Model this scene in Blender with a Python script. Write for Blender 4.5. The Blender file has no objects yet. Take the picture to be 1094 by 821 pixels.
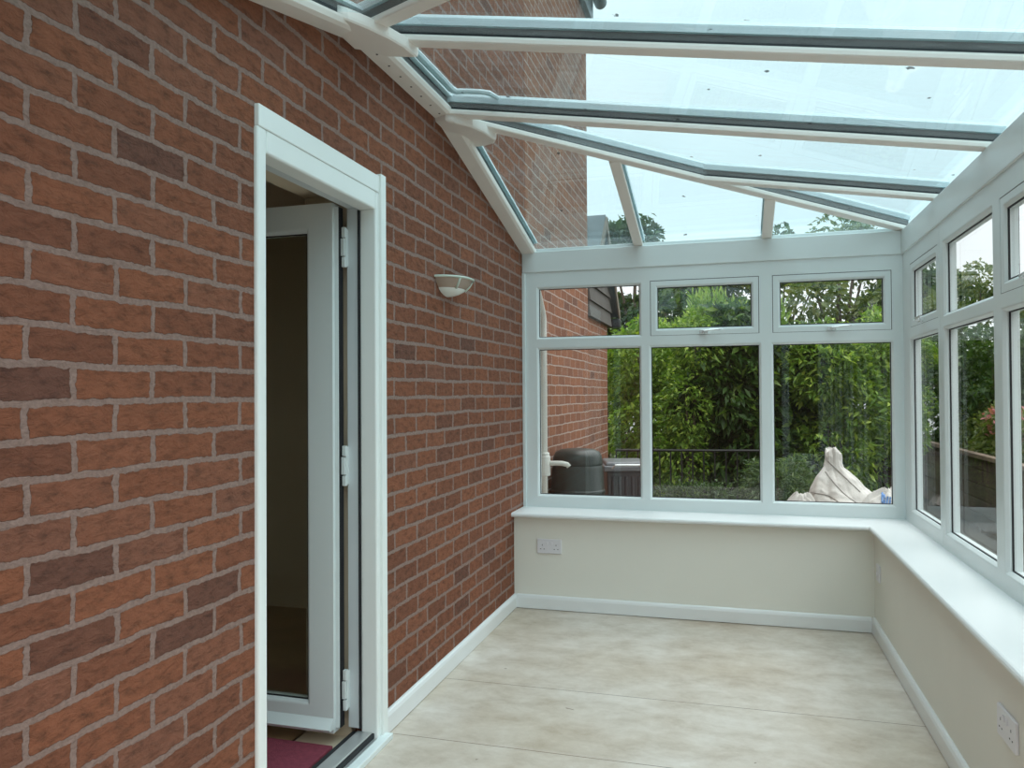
import bpy, bmesh, math, random
import numpy as np
from mathutils import Vector, Matrix, noise
C = bpy.context.scene.collection
sc = bpy.context.scene
random.seed(7)
PI = math.pi

# ------------------------------------------------------------------ helpers
class MB:
    """collects polygons; build() links them as ONE mesh object"""
    def __init__(self): self.v = []; self.f = []
    def add(self, vs, fs):
        n = len(self.v); self.v += [tuple(p) for p in vs]; self.f += [tuple(i + n for i in f) for f in fs]
        return self
    def box(self, x0, x1, y0, y1, z0, z1):
        return self.add([(x0,y0,z0),(x1,y0,z0),(x1,y1,z0),(x0,y1,z0),(x0,y0,z1),(x1,y0,z1),(x1,y1,z1),(x0,y1,z1)],
                        [(0,3,2,1),(4,5,6,7),(0,1,5,4),(1,2,6,5),(2,3,7,6),(3,0,4,7)])
    def prism(self, ring0, ring1):
        n = len(ring0)
        fs = [tuple(range(n - 1, -1, -1)), tuple(range(n, 2 * n))]
        fs += [(i, (i + 1) % n, n + (i + 1) % n, n + i) for i in range(n)]
        return self.add(list(ring0) + list(ring1), fs)
    def loft(self, rings, caps=True):
        n = len(rings[0]); vs = [p for r in rings for p in r]; fs = []
        for k in range(len(rings) - 1):
            for i in range(n):
                j = (i + 1) % n
                fs.append((k*n+i, k*n+j, (k+1)*n+j, (k+1)*n+i))
        if caps:
            fs.append(tuple(range(n - 1, -1, -1))); fs.append(tuple((len(rings)-1)*n + i for i in range(n)))
        return self.add(vs, fs)
    def lathe(self, prof, cx=0, cy=0, n=32, a0=0, a1=2*PI, sx=1, sy=1):
        full = abs(a1 - a0 - 2*PI) < 1e-6
        m = n if full else n + 1
        vs, fs = [], []
        for r, z in prof:
            for i in range(m):
                a = a0 + (a1 - a0) * i / n
                vs.append((cx + sx*r*math.cos(a), cy + sy*r*math.sin(a), z))
        for k in range(len(prof) - 1):
            for i in range(n):
                j = (i + 1) % m
                fs.append((k*m+i, k*m+j, (k+1)*m+j, (k+1)*m+i))
        if full:
            fs.append(tuple(range(m-1, -1, -1))); fs.append(tuple((len(prof)-1)*m + i for i in range(m)))
        return self.add(vs, fs)
    def tube(self, pts, r, n=10, flat=1.0):
        pts = [Vector(p) for p in pts]; rings = []
        rs = r if isinstance(r, (list, tuple)) else [r] * len(pts)
        for i, p in enumerate(pts):
            d = (pts[min(i+1, len(pts)-1)] - pts[max(i-1, 0)]).normalized()
            up = Vector((0,0,1)) if abs(d.z) < .9 else Vector((0,1,0))
            a = d.cross(up).normalized(); b = a.cross(d).normalized()
            rings.append([p + a*rs[i]*math.cos(2*PI*k/n) + b*rs[i]*flat*math.sin(2*PI*k/n) for k in range(n)])
        return self.loft(rings)
    def build(self, name, mat, parent=None, smooth=False, bevel=0, seg=2, angle=35):
        me = bpy.data.meshes.new(name); me.from_pydata(self.v, [], self.f)
        bm = bmesh.new(); bm.from_mesh(me)
        bmesh.ops.recalc_face_normals(bm, faces=bm.faces); bm.to_mesh(me); bm.free()
        me.materials.append(mat)
        if smooth:
            for p in me.polygons: p.use_smooth = True
        o = bpy.data.objects.new(name, me); C.objects.link(o)
        if parent is not None:
            o.parent = parent
            if parent.type == 'EMPTY' or True:
                o.matrix_parent_inverse = wm(parent).inverted()
        if bevel:
            m = o.modifiers.new('bevel', 'BEVEL'); m.width = bevel; m.segments = seg; m.limit_method = 'ANGLE'; m.angle_limit = math.radians(angle)
            m.harden_normals = False
        return o

def wm(o):
    m = Matrix.LocRotScale(o.location, o.rotation_euler, o.scale)
    if o.parent is not None: m = wm(o.parent) @ o.matrix_parent_inverse @ m
    return m

def tag(o, label, cat, group=None, kind=None):
    o['label'] = label; o['category'] = cat
    if group: o['group'] = group
    if kind: o['kind'] = kind
    return o
def empty(name, loc, label, cat, group=None, kind=None, rz=0):
    o = bpy.data.objects.new(name, None); C.objects.link(o); o.location = loc; o.rotation_euler = (0,0,rz)
    o.empty_display_size = .1
    return tag(o, label, cat, group, kind)

# ------------------------------------------------------------------ materials
def new_mat(name):
    m = bpy.data.materials.new(name); m.use_nodes = True; nt = m.node_tree
    for n in list(nt.nodes): nt.nodes.remove(n)
    out = nt.nodes.new('ShaderNodeOutputMaterial')
    return m, nt, out
def N(nt, t, **kw):
    n = nt.nodes.new(t)
    for k, v in kw.items():
        if k.startswith('in_'):
            n.inputs[k[3:].replace('_', ' ')].default_value = v
        else: setattr(n, k, v)
    return n
def lk(nt, a, b): nt.links.new(a, b)
def ramp(nt, stops, fac=None):
    r = nt.nodes.new('ShaderNodeValToRGB')
    while len(r.color_ramp.elements) < len(stops): r.color_ramp.elements.new(.5)
    for e, (p, c) in zip(r.color_ramp.elements, stops):
        e.position = p; e.color = (*c, 1)
    if fac is not None: lk(nt, fac, r.inputs['Fac'])
    return r
def plain(name, col, rough=.5, var=.06, scale=8, bump=0, bscale=60, metal=0, spec=.5):
    m, nt, out = new_mat(name)
    b = N(nt, 'ShaderNodeBsdfPrincipled'); b.inputs['Roughness'].default_value = rough; b.inputs['Metallic'].default_value = metal
    b.inputs['Specular IOR Level'].default_value = spec
    tc = N(nt, 'ShaderNodeTexCoord'); nz = N(nt, 'ShaderNodeTexNoise'); nz.inputs['Scale'].default_value = scale; nz.inputs['Detail'].default_value = 5
    lk(nt, tc.outputs['Object'], nz.inputs['Vector'])
    r = ramp(nt, [(.3, tuple(c*(1-var) for c in col)), (.7, tuple(min(1, c*(1+var)) for c in col))], nz.outputs['Fac'])
    lk(nt, r.outputs['Color'], b.inputs['Base Color'])
    if bump:
        n2 = N(nt, 'ShaderNodeTexNoise'); n2.inputs['Scale'].default_value = bscale; n2.inputs['Detail'].default_value = 4
        lk(nt, tc.outputs['Object'], n2.inputs['Vector'])
        bp = N(nt, 'ShaderNodeBump'); bp.inputs['Strength'].default_value = bump; bp.inputs['Distance'].default_value = .004
        lk(nt, n2.outputs['Fac'], bp.inputs['Height']); lk(nt, bp.outputs['Normal'], b.inputs['Normal'])
    lk(nt, b.outputs['BSDF'], out.inputs['Surface'])
    return m
def glass(name, tint, f0=.06, rough=0.0, streak=0):
    m, nt, out = new_mat(name)
    lw = N(nt, 'ShaderNodeLayerWeight'); lw.inputs['Blend'].default_value = .5
    pw = N(nt, 'ShaderNodeMath', operation='POWER'); pw.inputs[1].default_value = 5
    lk(nt, lw.outputs['Facing'], pw.inputs[0])
    mu = N(nt, 'ShaderNodeMath', operation='MULTIPLY_ADD'); mu.inputs[1].default_value = .38; mu.inputs[2].default_value = f0
    lk(nt, pw.outputs[0], mu.inputs[0])
    tr = N(nt, 'ShaderNodeBsdfTransparent'); tr.inputs['Color'].default_value = (*tint, 1)
    gl = N(nt, 'ShaderNodeBsdfGlossy'); gl.inputs['Roughness'].default_value = rough
    mx = N(nt, 'ShaderNodeMixShader')
    lk(nt, mu.outputs[0], mx.inputs[0]); lk(nt, tr.outputs[0], mx.inputs[1]); lk(nt, gl.outputs[0], mx.inputs[2])
    last = mx
    if streak:   # thin dusty film with rain streaks, a few dark specks
        tc = N(nt, 'ShaderNodeTexCoord'); mp = N(nt, 'ShaderNodeMapping'); mp.inputs['Scale'].default_value = (1.2, 9, 3)
        lk(nt, tc.outputs['Object'], mp.inputs['Vector'])
        nz = N(nt, 'ShaderNodeTexNoise'); nz.inputs['Scale'].default_value = 2.2; nz.inputs['Detail'].default_value = 6
        lk(nt, mp.outputs[0], nz.inputs['Vector'])
        r = ramp(nt, [(.42, (0,0,0)), (.8, (streak,)*3)], nz.outputs['Fac'])
        df = N(nt, 'ShaderNodeBsdfTranslucent'); df.inputs['Color'].default_value = (.8,.86,.88,1)
        m2 = N(nt, 'ShaderNodeMixShader')
        lk(nt, r.outputs['Color'], m2.inputs[0]); lk(nt, mx.outputs[0], m2.inputs[1]); lk(nt, df.outputs[0], m2.inputs[2])
        vo = N(nt, 'ShaderNodeTexVoronoi'); vo.inputs['Scale'].default_value = 5.5
        n3 = N(nt, 'ShaderNodeTexNoise'); n3.inputs['Scale'].default_value = 55
        lk(nt, tc.outputs['Object'], n3.inputs['Vector'])
        ad = N(nt, 'ShaderNodeVectorMath', operation='MULTIPLY_ADD'); ad.inputs[1].default_value = (.03,.03,.03)
        lk(nt, n3.outputs['Color'], ad.inputs[0]); lk(nt, tc.outputs['Object'], ad.inputs[2]); lk(nt, ad.outputs[0], vo.inputs['Vector'])
        r2 = ramp(nt, [(.045, (.8,.8,.8)), (.06, (0,0,0))], vo.outputs['Distance'])
        dk = N(nt, 'ShaderNodeBsdfDiffuse'); dk.inputs['Color'].default_value = (.05,.05,.05,1)
        m3 = N(nt, 'ShaderNodeMixShader')
        lk(nt, r2.outputs['Color'], m3.inputs[0]); lk(nt, m2.outputs[0], m3.inputs[1]); lk(nt, dk.outputs[0], m3.inputs[2])
        last = m3
    lk(nt, last.outputs[0], out.inputs['Surface'])
    return m
def brick_mat(name, tones, mortar, bumpd=.015, msize=.0080, y0=.168, z0=-.003, mot=.55):
    m, nt, out = new_mat(name)
    b = N(nt, 'ShaderNodeBsdfPrincipled'); b.inputs['Roughness'].default_value = .9; b.inputs['Specular IOR Level'].default_value = .2
    tc = N(nt, 'ShaderNodeTexCoord')
    # ragged arrises
    n1 = N(nt, 'ShaderNodeTexNoise'); n1.inputs['Scale'].default_value = 26; n1.inputs['Detail'].default_value = 3
    lk(nt, tc.outputs['Object'], n1.inputs['Vector'])
    n0 = N(nt, 'ShaderNodeTexNoise'); n0.inputs['Scale'].default_value = 3.5; n0.inputs['Detail'].default_value = 1
    lk(nt, tc.outputs['Object'], n0.inputs['Vector'])
    n9 = N(nt, 'ShaderNodeTexNoise'); n9.inputs['Scale'].default_value = 95; n9.inputs['Detail'].default_value = 2
    lk(nt, tc.outputs['Object'], n9.inputs['Vector'])
    def off(n, amt, base):
        s = N(nt, 'ShaderNodeVectorMath', operation='SUBTRACT'); s.inputs[1].default_value = (.5,.5,.5); lk(nt, n.outputs['Color'], s.inputs[0])
        a = N(nt, 'ShaderNodeVectorMath', operation='MULTIPLY_ADD'); a.inputs[1].default_value = (amt,)*3
        lk(nt, s.outputs[0], a.inputs[0]); lk(nt, base, a.inputs[2]); return a.outputs[0]
    v = off(n0, .014, off(n1, .013, off(n9, .006, tc.outputs['Object'])))
    sx = N(nt, 'ShaderNodeSeparateXYZ'); lk(nt, v, sx.inputs[0])
    sa = N(nt, 'ShaderNodeMath', operation='SUBTRACT'); sa.inputs[1].default_value = y0 - 222*.2; lk(nt, sx.outputs['Y'], sa.inputs[0])
    # near side faces (normal along y) run along x instead
    sb = N(nt, 'ShaderNodeMath', operation='SUBTRACT'); sb.inputs[1].default_value = z0 - .0757*20; lk(nt, sx.outputs['Z'], sb.inputs[0])
    ax = N(nt, 'ShaderNodeMath', operation='ADD'); lk(nt, sa.outputs[0], ax.inputs[0]); lk(nt, sx.outputs['X'], ax.inputs[1])
    cx = N(nt, 'ShaderNodeCombineXYZ'); lk(nt, ax.outputs[0], cx.inputs[0]); lk(nt, sb.outputs[0], cx.inputs[1])
    br = N(nt, 'ShaderNodeTexBrick'); br.offset = .5; br.offset_frequency = 2; br.squash = 1
    for k, val in (('Color1',(0,0,0,1)),('Color2',(1,1,1,1)),('Mortar',(.5,.5,.5,1)),('Scale',1),('Mortar Size',msize),('Mortar Smooth',.12),('Bias',0),('Brick Width',.222),('Row Height',.0757)):
        br.inputs[k].default_value = val
    lk(nt, cx.outputs[0], br.inputs['Vector'])
    r = ramp(nt, tones, br.outputs['Color'])
    n2 = N(nt, 'ShaderNodeTexNoise'); n2.inputs['Scale'].default_value = 38; n2.inputs['Detail'].default_value = 7; n2.inputs['Roughness'].default_value = .68
    mp = N(nt, 'ShaderNodeMapping'); mp.inputs['Scale'].default_value = (1, .55, 1.3); lk(nt, tc.outputs['Object'], mp.inputs['Vector']); lk(nt, mp.outputs[0], n2.inputs['Vector'])
    r2 = ramp(nt, [(.28, (1-mot,1-mot*.95,1-mot*.9)), (.5, (1,1,1)), (.76, (1.0+mot*.4,)*3)], n2.outputs['Fac'])
    mm = N(nt, 'ShaderNodeMix', data_type='RGBA', blend_type='MULTIPLY'); mm.inputs[0].default_value = 1
    lk(nt, r.outputs['Color'], mm.inputs[6]); lk(nt, r2.outputs['Color'], mm.inputs[7])
    n4 = N(nt, 'ShaderNodeTexNoise'); n4.inputs['Scale'].default_value = 90; n4.inputs['Detail'].default_value = 4; lk(nt, tc.outputs['Object'], n4.inputs['Vector'])
    rm = ramp(nt, [(.3, tuple(c*.82 for c in mortar)), (.7, tuple(c*1.12 for c in mortar))], n4.outputs['Fac'])
    mx = N(nt, 'ShaderNodeMix', data_type='RGBA'); lk(nt, br.outputs['Fac'], mx.inputs[0]); lk(nt, mm.outputs[2], mx.inputs[6]); lk(nt, rm.outputs['Color'], mx.inputs[7])
    lk(nt, mx.outputs[2], b.inputs['Base Color'])
    # relief: joints sit back, creased faces
    inv = N(nt, 'ShaderNodeMath', operation='MULTIPLY_ADD'); inv.inputs[1].default_value = -1; inv.inputs[2].default_value = 1; lk(nt, br.outputs['Fac'], inv.inputs[0])
    n3 = N(nt, 'ShaderNodeTexNoise'); n3.inputs['Scale'].default_value = 34; n3.inputs['Detail'].default_value = 10; n3.inputs['Roughness'].default_value = .66; n3.inputs['Distortion'].default_value = .5
    m3 = N(nt, 'ShaderNodeMapping'); m3.inputs['Scale'].default_value = (1, .75, 1.3); lk(nt, tc.outputs['Object'], m3.inputs['Vector']); lk(nt, m3.outputs[0], n3.inputs['Vector'])
    ad = N(nt, 'ShaderNodeMath', operation='MULTIPLY_ADD'); ad.inputs[1].default_value = .8; lk(nt, n3.outputs['Fac'], ad.inputs[0]); lk(nt, inv.outputs[0], ad.inputs[2])
    bp = N(nt, 'ShaderNodeBump'); bp.inputs['Strength'].default_value = .9; bp.inputs['Distance'].default_value = bumpd
    lk(nt, ad.outputs[0], bp.inputs['Height']); lk(nt, bp.outputs['Normal'], b.inputs['Normal'])
    lk(nt, b.outputs['BSDF'], out.inputs['Surface'])
    return m
def leaf_mat(name, dark, light, hue2=None, tr=.35):
    m, nt, out = new_mat(name)
    ge = N(nt, 'ShaderNodeNewGeometry')
    st = [(0, dark), (.72, light), (1, hue2 or light)]
    r = ramp(nt, st, ge.outputs['Random Per Island'])
    b = N(nt, 'ShaderNodeBsdfPrincipled'); b.inputs['Roughness'].default_value = .45; b.inputs['Specular IOR Level'].default_value = .35
    lk(nt, r.outputs['Color'], b.inputs['Base Color'])
    t = N(nt, 'ShaderNodeBsdfTranslucent'); 
    hs = N(nt, 'ShaderNodeMix', data_type='RGBA', blend_type='MULTIPLY'); hs.inputs[0].default_value = 1; hs.inputs[7].default_value = (1.1,1.25,.5,1)
    lk(nt, r.outputs['Color'], hs.inputs[6]); lk(nt, hs.outputs[2], t.inputs['Color'])
    mx = N(nt, 'ShaderNodeMixShader'); mx.inputs[0].default_value = tr
    lk(nt, b.outputs[0], mx.inputs[1]); lk(nt, t.outputs[0], mx.inputs[2]); lk(nt, mx.outputs[0], out.inputs['Surface'])
    return m

M = {}
M['upvc'] = plain('white_upvc', (.72,.785,.785), .32, .015, 3)
M['upvc_roof'] = plain('white_upvc_roof', (.84,.81,.76), .4, .02, 3)
M['upvc_door'] = plain('white_door_upvc', (.86,.905,.885), .28, .01, 3)
M['sill'] = plain('white_sill_board', (.765,.785,.785), .3, .01, 2)
M['seal'] = plain('black_gasket', (.012,.013,.016), .6, .1)
M['bar_core'] = plain('black_bar_gasket', (.012,.015,.018), .5, .1)
M['cap'] = plain('grey_bar_cap', (.62,.68,.70), .45, .04, 4)
M['alu'] = plain('aluminium_threshold', (.55,.56,.56), .4, .05, 20, metal=.7)
M['paint'] = plain('cream_wall_paint', (.78,.77,.70), .75, .015, 3, .15, 220)
M['skirt'] = plain('white_gloss_paint', (.78,.80,.80), .3, .02, 4)
M['chrome'] = plain('satin_handle', (.72,.74,.74), .25, .03, 10, metal=.6)
M['plate'] = plain('white_plate', (.74,.73,.76), .3, .01)
M['dark_hole'] = plain('dark_pin_holes', (.05,.05,.06), .6, .1)
M['glass_wall'] = glass('window_glass', (.95,.97,.965), .045)
M['glass_roof'] = glass('roof_glass', (.798,.922,.945), .085, streak=.035)
M['glass_door'] = glass('door_glass', (.80,.83,.80), .06)
BR = [(0, (.145,.066,.047)), (.05, (.185,.073,.044)), (.4, (.222,.084,.047)), (.75, (.25,.094,.051)), (1, (.21,.089,.057))]
M['brick'] = brick_mat('red_brick', BR, (.285,.195,.165))
M['brick_out'] = brick_mat('red_brick_flush_daylit', [(p, (c[0]*1.25, c[1]*1.45, c[2]*1.55)) for p, c in BR], (.46,.36,.31), .004, .0052, mot=.3)  # brick tones lightened to carry the stronger outdoor light; mortar joints paler, thinner
M['butt'] = plain('dark_green_plastic', (.035,.042,.038), .38, .12, 6)
M['pipe'] = plain('white_pipe', (.80,.79,.74), .3, .02)
M['bin'] = plain('dark_grey_plastic', (.05,.054,.06), .35, .1, 6)
M['bin_lid'] = plain('grey_plastic_lid', (.17,.185,.20), .35, .1, 6)
M['iron'] = plain('black_painted_iron', (.012,.012,.012), .5, .1)
M['timber'] = plain('weathered_fence_timber', (.075,.052,.036), .85, .3, 5, .4, 40)
M['rail_t'] = plain('pale_fence_timber', (.17,.125,.09), .85, .25, 5, .4, 40)
M['bark'] = plain('bark', (.10,.075,.055), .9, .3, 12, .5, 40)
M['weatherboard'] = plain('dark_weatherboard', (.105,.096,.088), .7, .12, 5, .2, 50)
M['barge'] = plain('brown_bargeboard', (.20,.15,.11), .6, .15, 6)
M['roof_tile'] = plain('grey_roof_tile', (.12,.14,.15), .7, .2, 6, .4, 30)
M['gutter'] = plain('dark_gutter', (.03,.032,.036), .35, .1)
M['fascia'] = plain('grey_fascia', (.16,.19,.20), .5, .1)
M['sack'] = plain('woven_sack', (.54,.515,.48), .75, .10, 9, 1.0, 16)
M['sack_print'] = plain('blue_print', (.10,.24,.52), .6, .25, 30)
M['sack_line'] = plain('grey_sack_crease_shade', (.30,.27,.245), .7, .2, 20)  # grey lines that paint the shade in the sack creases
M['soil'] = plain('garden_soil', (.045,.038,.026), .95, .35, 2, .5, 20)
M['leaf_laurel'] = leaf_mat('laurel_leaves', (.018,.048,.010), (.055,.12,.022), (.17,.26,.04))
M['leaf_bright'] = leaf_mat('bright_leaves', (.07,.15,.02), (.19,.31,.04), (.40,.50,.09))
M['leaf_yellow'] = leaf_mat('yellow_green_leaves', (.12,.23,.04), (.26,.38,.08), (.42,.50,.14))
M['leaf_tree'] = leaf_mat('tree_leaves', (.025,.055,.02), (.055,.105,.034), (.10,.16,.05))
M['leaf_olive'] = leaf_mat('olive_tree_leaves', (.075,.115,.035), (.14,.18,.05), (.22,.23,.08))
M['leaf_conifer'] = leaf_mat('conifer_sprays', (.05,.09,.045), (.10,.16,.075), (.17,.24,.10))
M['flower'] = leaf_mat('pink_petals', (.42,.14,.17), (.55,.22,.25), (.62,.34,.35), .3)
M['carpet'] = plain('burgundy_carpet', (.21,.034,.058), .95, .15, 60, .6, 300)
M['hall'] = plain('hall_wall_paint', (.62,.53,.40), .8, .04, 3)
M['hall_ceiling'] = plain('hall_ceiling_paint', (.55,.50,.42), .8, .03, 3)
M['hall_floor'] = plain('hall_floor_board', (.36,.24,.13), .5, .15, 4)
M['lamp_shell'] = plain('amber_ceramic', (.42,.33,.265), .25, .06, 12)
M['lamp_rim'] = plain('pale_green_rim', (.62,.72,.64), .2, .03)
M['lamp_glass'] = plain('frosted_white_glass', (.86,.93,.90), .25, .02)
M['lead'] = plain('pale_flashing', (.72,.77,.78), .35, .08, 9)
M['paving'] = plain('grey_paving', (.30,.29,.27), .85, .12, 3, .3, 40)

def floor_mat():
    m, nt, out = new_mat('cement_board_floor')
    b = N(nt, 'ShaderNodeBsdfPrincipled'); b.inputs['Roughness'].default_value = .62; b.inputs['Specular IOR Level'].default_value = .35
    tc = N(nt, 'ShaderNodeTexCoord')
    n1 = N(nt, 'ShaderNodeTexNoise'); n1.inputs['Scale'].default_value = 5.0; n1.inputs['Detail'].default_value = 11; n1.inputs['Roughness'].default_value = .7; n1.inputs['Distortion'].default_value = .15
    mp = N(nt, 'ShaderNodeMapping'); mp.inputs['Scale'].default_value = (1.0, 1.35, 1); lk(nt, tc.outputs['Object'], mp.inputs['Vector']); lk(nt, mp.outputs[0], n1.inputs['Vector'])
    r1 = ramp(nt, [(.26, (.43,.355,.285)), (.48, (.575,.51,.445)), (.70, (.69,.64,.585))], n1.outputs['Fac'])
    n2 = N(nt, 'ShaderNodeTexNoise'); n2.inputs['Scale'].default_value = 1.3; n2.inputs['Detail'].default_value = 4; lk(nt, tc.outputs['Object'], n2.inputs['Vector'])
    r2 = ramp(nt, [(.36, (.88,.82,.75)), (.6, (1.03,1.02,1.02))], n2.outputs['Fac'])
    mm = N(nt, 'ShaderNodeMix', data_type='RGBA', blend_type='MULTIPLY'); mm.inputs[0].default_value = 1; lk(nt, r1.outputs['Color'], mm.inputs[6]); lk(nt, r2.outputs['Color'], mm.inputs[7])
    # scattered scuffs and dark specks
    vo = N(nt, 'ShaderNodeTexVoronoi'); vo.inputs['Scale'].default_value = 3.1
    n5 = N(nt, 'ShaderNodeTexNoise'); n5.inputs['Scale'].default_value = 14; lk(nt, tc.outputs['Object'], n5.inputs['Vector'])
    va = N(nt, 'ShaderNodeVectorMath', operation='MULTIPLY_ADD'); va.inputs[1].default_value = (.14,.06,.1); lk(nt, n5.outputs['Color'], va.inputs[0]); lk(nt, tc.outputs['Object'], va.inputs[2]); lk(nt, va.outputs[0], vo.inputs['Vector'])
    r3 = ramp(nt, [(.012, (.35,.3,.27)), (.03, (1,1,1))], vo.outputs['Distance'])
    m4 = N(nt, 'ShaderNodeMix', data_type='RGBA', blend_type='MULTIPLY'); m4.inputs[0].default_value = .8; lk(nt, mm.outputs[2], m4.inputs[6]); lk(nt, r3.outputs['Color'], m4.inputs[7])
    # board joints across the room
    sx = N(nt, 'ShaderNodeSeparateXYZ'); lk(nt, tc.outputs['Object'], sx.inputs[0])
    a = N(nt, 'ShaderNodeMath', operation='SUBTRACT'); a.inputs[1].default_value = 3.333 - .594*8; lk(nt, sx.outputs['Y'], a.inputs[0])
    fr = N(nt, 'ShaderNodeMath', operation='MODULO'); fr.inputs[1].default_value = .594; lk(nt, a.outputs[0], fr.inputs[0])
    lt = N(nt, 'ShaderNodeMath', operation='LESS_THAN'); lt.inputs[1].default_value = .0035; lk(nt, fr.outputs[0], lt.inputs[0])
    l2 = N(nt, 'ShaderNodeMath', operation='LESS_THAN'); l2.inputs[1].default_value = 3.5; lk(nt, sx.outputs['Y'], l2.inputs[0])
    l3 = N(nt, 'ShaderNodeMath', operation='MULTIPLY'); lk(nt, lt.outputs[0], l3.inputs[0]); lk(nt, l2.outputs[0], l3.inputs[1])
    m5 = N(nt, 'ShaderNodeMix', data_type='RGBA'); lk(nt, l3.outputs[0], m5.inputs[0]); lk(nt, m4.outputs[2], m5.inputs[6]); m5.inputs[7].default_value = (.17,.12,.085,1)
    lk(nt, m5.outputs[2], b.inputs['Base Color'])
    bp = N(nt, 'ShaderNodeBump'); bp.inputs['Strength'].default_value = .15; bp.inputs['Distance'].default_value = .002; lk(nt, n1.outputs['Fac'], bp.inputs['Height']); lk(nt, bp.outputs['Normal'], b.inputs['Normal'])
    lk(nt, b.outputs[0], out.inputs['Surface']); return m
M['floor'] = floor_mat()

# ------------------------------------------------------------------ dimensions (metres): x from the brick wall, y into the room, z up
DW, DF, WD, WF = 4.555, 4.782, 2.012, 2.212
ZS, ZB, ZT = .580, 2.067, 2.20
Y0 = 1.00                       # near end of the conservatory
GZ = -.20                       # garden level
SM, SE = .165, .246             # slopes of the long roof plane and the hipped ends
YR1, YR2 = 2.515, 3.298         # the two ends of the ridge on the house wall
ZR = ZT + SM*WF

# ------------------------------------------------------------------ house wall and door opening
DY0, DY1, DZ = 1.905, 2.70, 2.115
w = MB()
w.box(-.30, 0, -1.6, DY0, GZ, 5.25); w.box(-.30, 0, DY1, DF+.09, GZ, 5.25); w.box(-.30, 0, DY0, DY1, DZ, 5.25); w.box(-.30, 0, DY0, DY1, GZ, -.02)
o = w.build('wall_left', M['brick']); tag(o, 'red brick house wall with pinkish mortar along the left of the room', 'wall', kind='structure')
o = MB().box(-.30, 0, DF+.09, 7.10, GZ, 5.25).build('wall_outside', M['brick_out']); tag(o, 'brick house wall outside, lightened for daylight, beyond the end window', 'wall', kind='structure')
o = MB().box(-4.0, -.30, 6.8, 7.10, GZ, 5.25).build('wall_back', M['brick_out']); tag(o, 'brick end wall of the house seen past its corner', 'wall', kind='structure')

e = empty('trim_1', (0,3,4.8), 'grey gutter and fascia along the top of the brick house wall', 'eaves', kind='structure')
MB().box(.0, .05, -1.6, 7.22, 4.80, 5.25).build('fascia', M['fascia'], e)
g = MB(); pr = [(.055 + .06 + .06*math.cos(a), 5.0 + .065*math.sin(a)) for a in [PI + PI*i/10 for i in range(11)]]
g.prism([(x, -1.6, z) for x, z in pr], [(x, 7.26, z) for x, z in pr]).build('gutter', M['fascia'], e)

# dwarf walls, floor, skirting, sills
o = MB().box(0, WF+.10, DW, DF+.12, GZ, ZS-.03).build('wall_end', M['paint']); tag(o, 'low cream painted wall under the end window with a double socket', 'wall', kind='structure')
o = MB().box(WD, WF+.10, Y0-.1, DW, GZ, ZS-.03).build('wall_right', M['paint']); tag(o, 'low cream painted wall along the right under the side windows', 'wall', kind='structure')
o = MB().box(0, WD, Y0-.1, DW, -.06, 0).build('floor', M['floor']); tag(o, 'bare pale board floor with thin joints and scuff marks', 'floor', kind='structure')

def skirt(name, p0, p1, inn, label, h=.080, t=.018):
    prof = [(0,0),(t,0),(t,h-.018),(t-.004,h-.006),(t-.010,h),(0,h)]
    p0, p1, inn = Vector(p0), Vector(p1), Vector(inn)
    r = [[p + inn*a + Vector((0,0,b)) for a, b in prof] for p in (p0, p1)]
    o = MB().prism(r[0], r[1]).build(name, M['skirt']); tag(o, label, 'skirting board', kind='structure'); return o
skirt('baseboard_left', (0,DY1+.02,.004), (0,DW,.004), (1,0,0), 'white skirting board at the foot of the brick wall')
skirt('baseboard_end', (0.018,DW,.004), (WD-.018,DW,.004), (0,-1,0), 'white skirting board at the foot of the end wall')
skirt('baseboard_right', (WD,Y0,.004), (WD,DW,.004), (-1,0,0), 'white skirting board at the foot of the right wall')

def nose(p0a, p1a, inn, back):
    """sill board section: rounded nose; inn points into the room"""
    prof = []
    t = .026
    for i in range(7):
        a = -PI/2 + PI*i/6
        prof.append((.013*math.cos(a) , ZS - t/2 + t/2*math.sin(a)))
    prof += [(-back, ZS), (-back, ZS-t)]
    return [[Vector(p) + Vector(inn)*a + Vector((0,0,b)) for a, b in prof] for p in (p0a, p1a)]
yn, xn = DW-.05, WD-.022
r = nose((0.0, yn, 0), (xn, yn, 0), (0,-1,0), DF - yn + .02)
# mitre: trim the far end to the diagonal
o = MB().prism(r[0], r[1]).build('trim_2', M['sill'], smooth=False, bevel=0); tag(o, 'white window sill board under the end window', 'window sill', kind='structure')
r = nose((xn, Y0, 0), (xn, DF+.02, 0), (-1,0,0), WF - xn + .02)
o = MB().prism(r[0], r[1]).build('trim_3', M['sill']); tag(o, 'deep white window sill board along the right windows', 'window sill', kind='structure')

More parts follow.
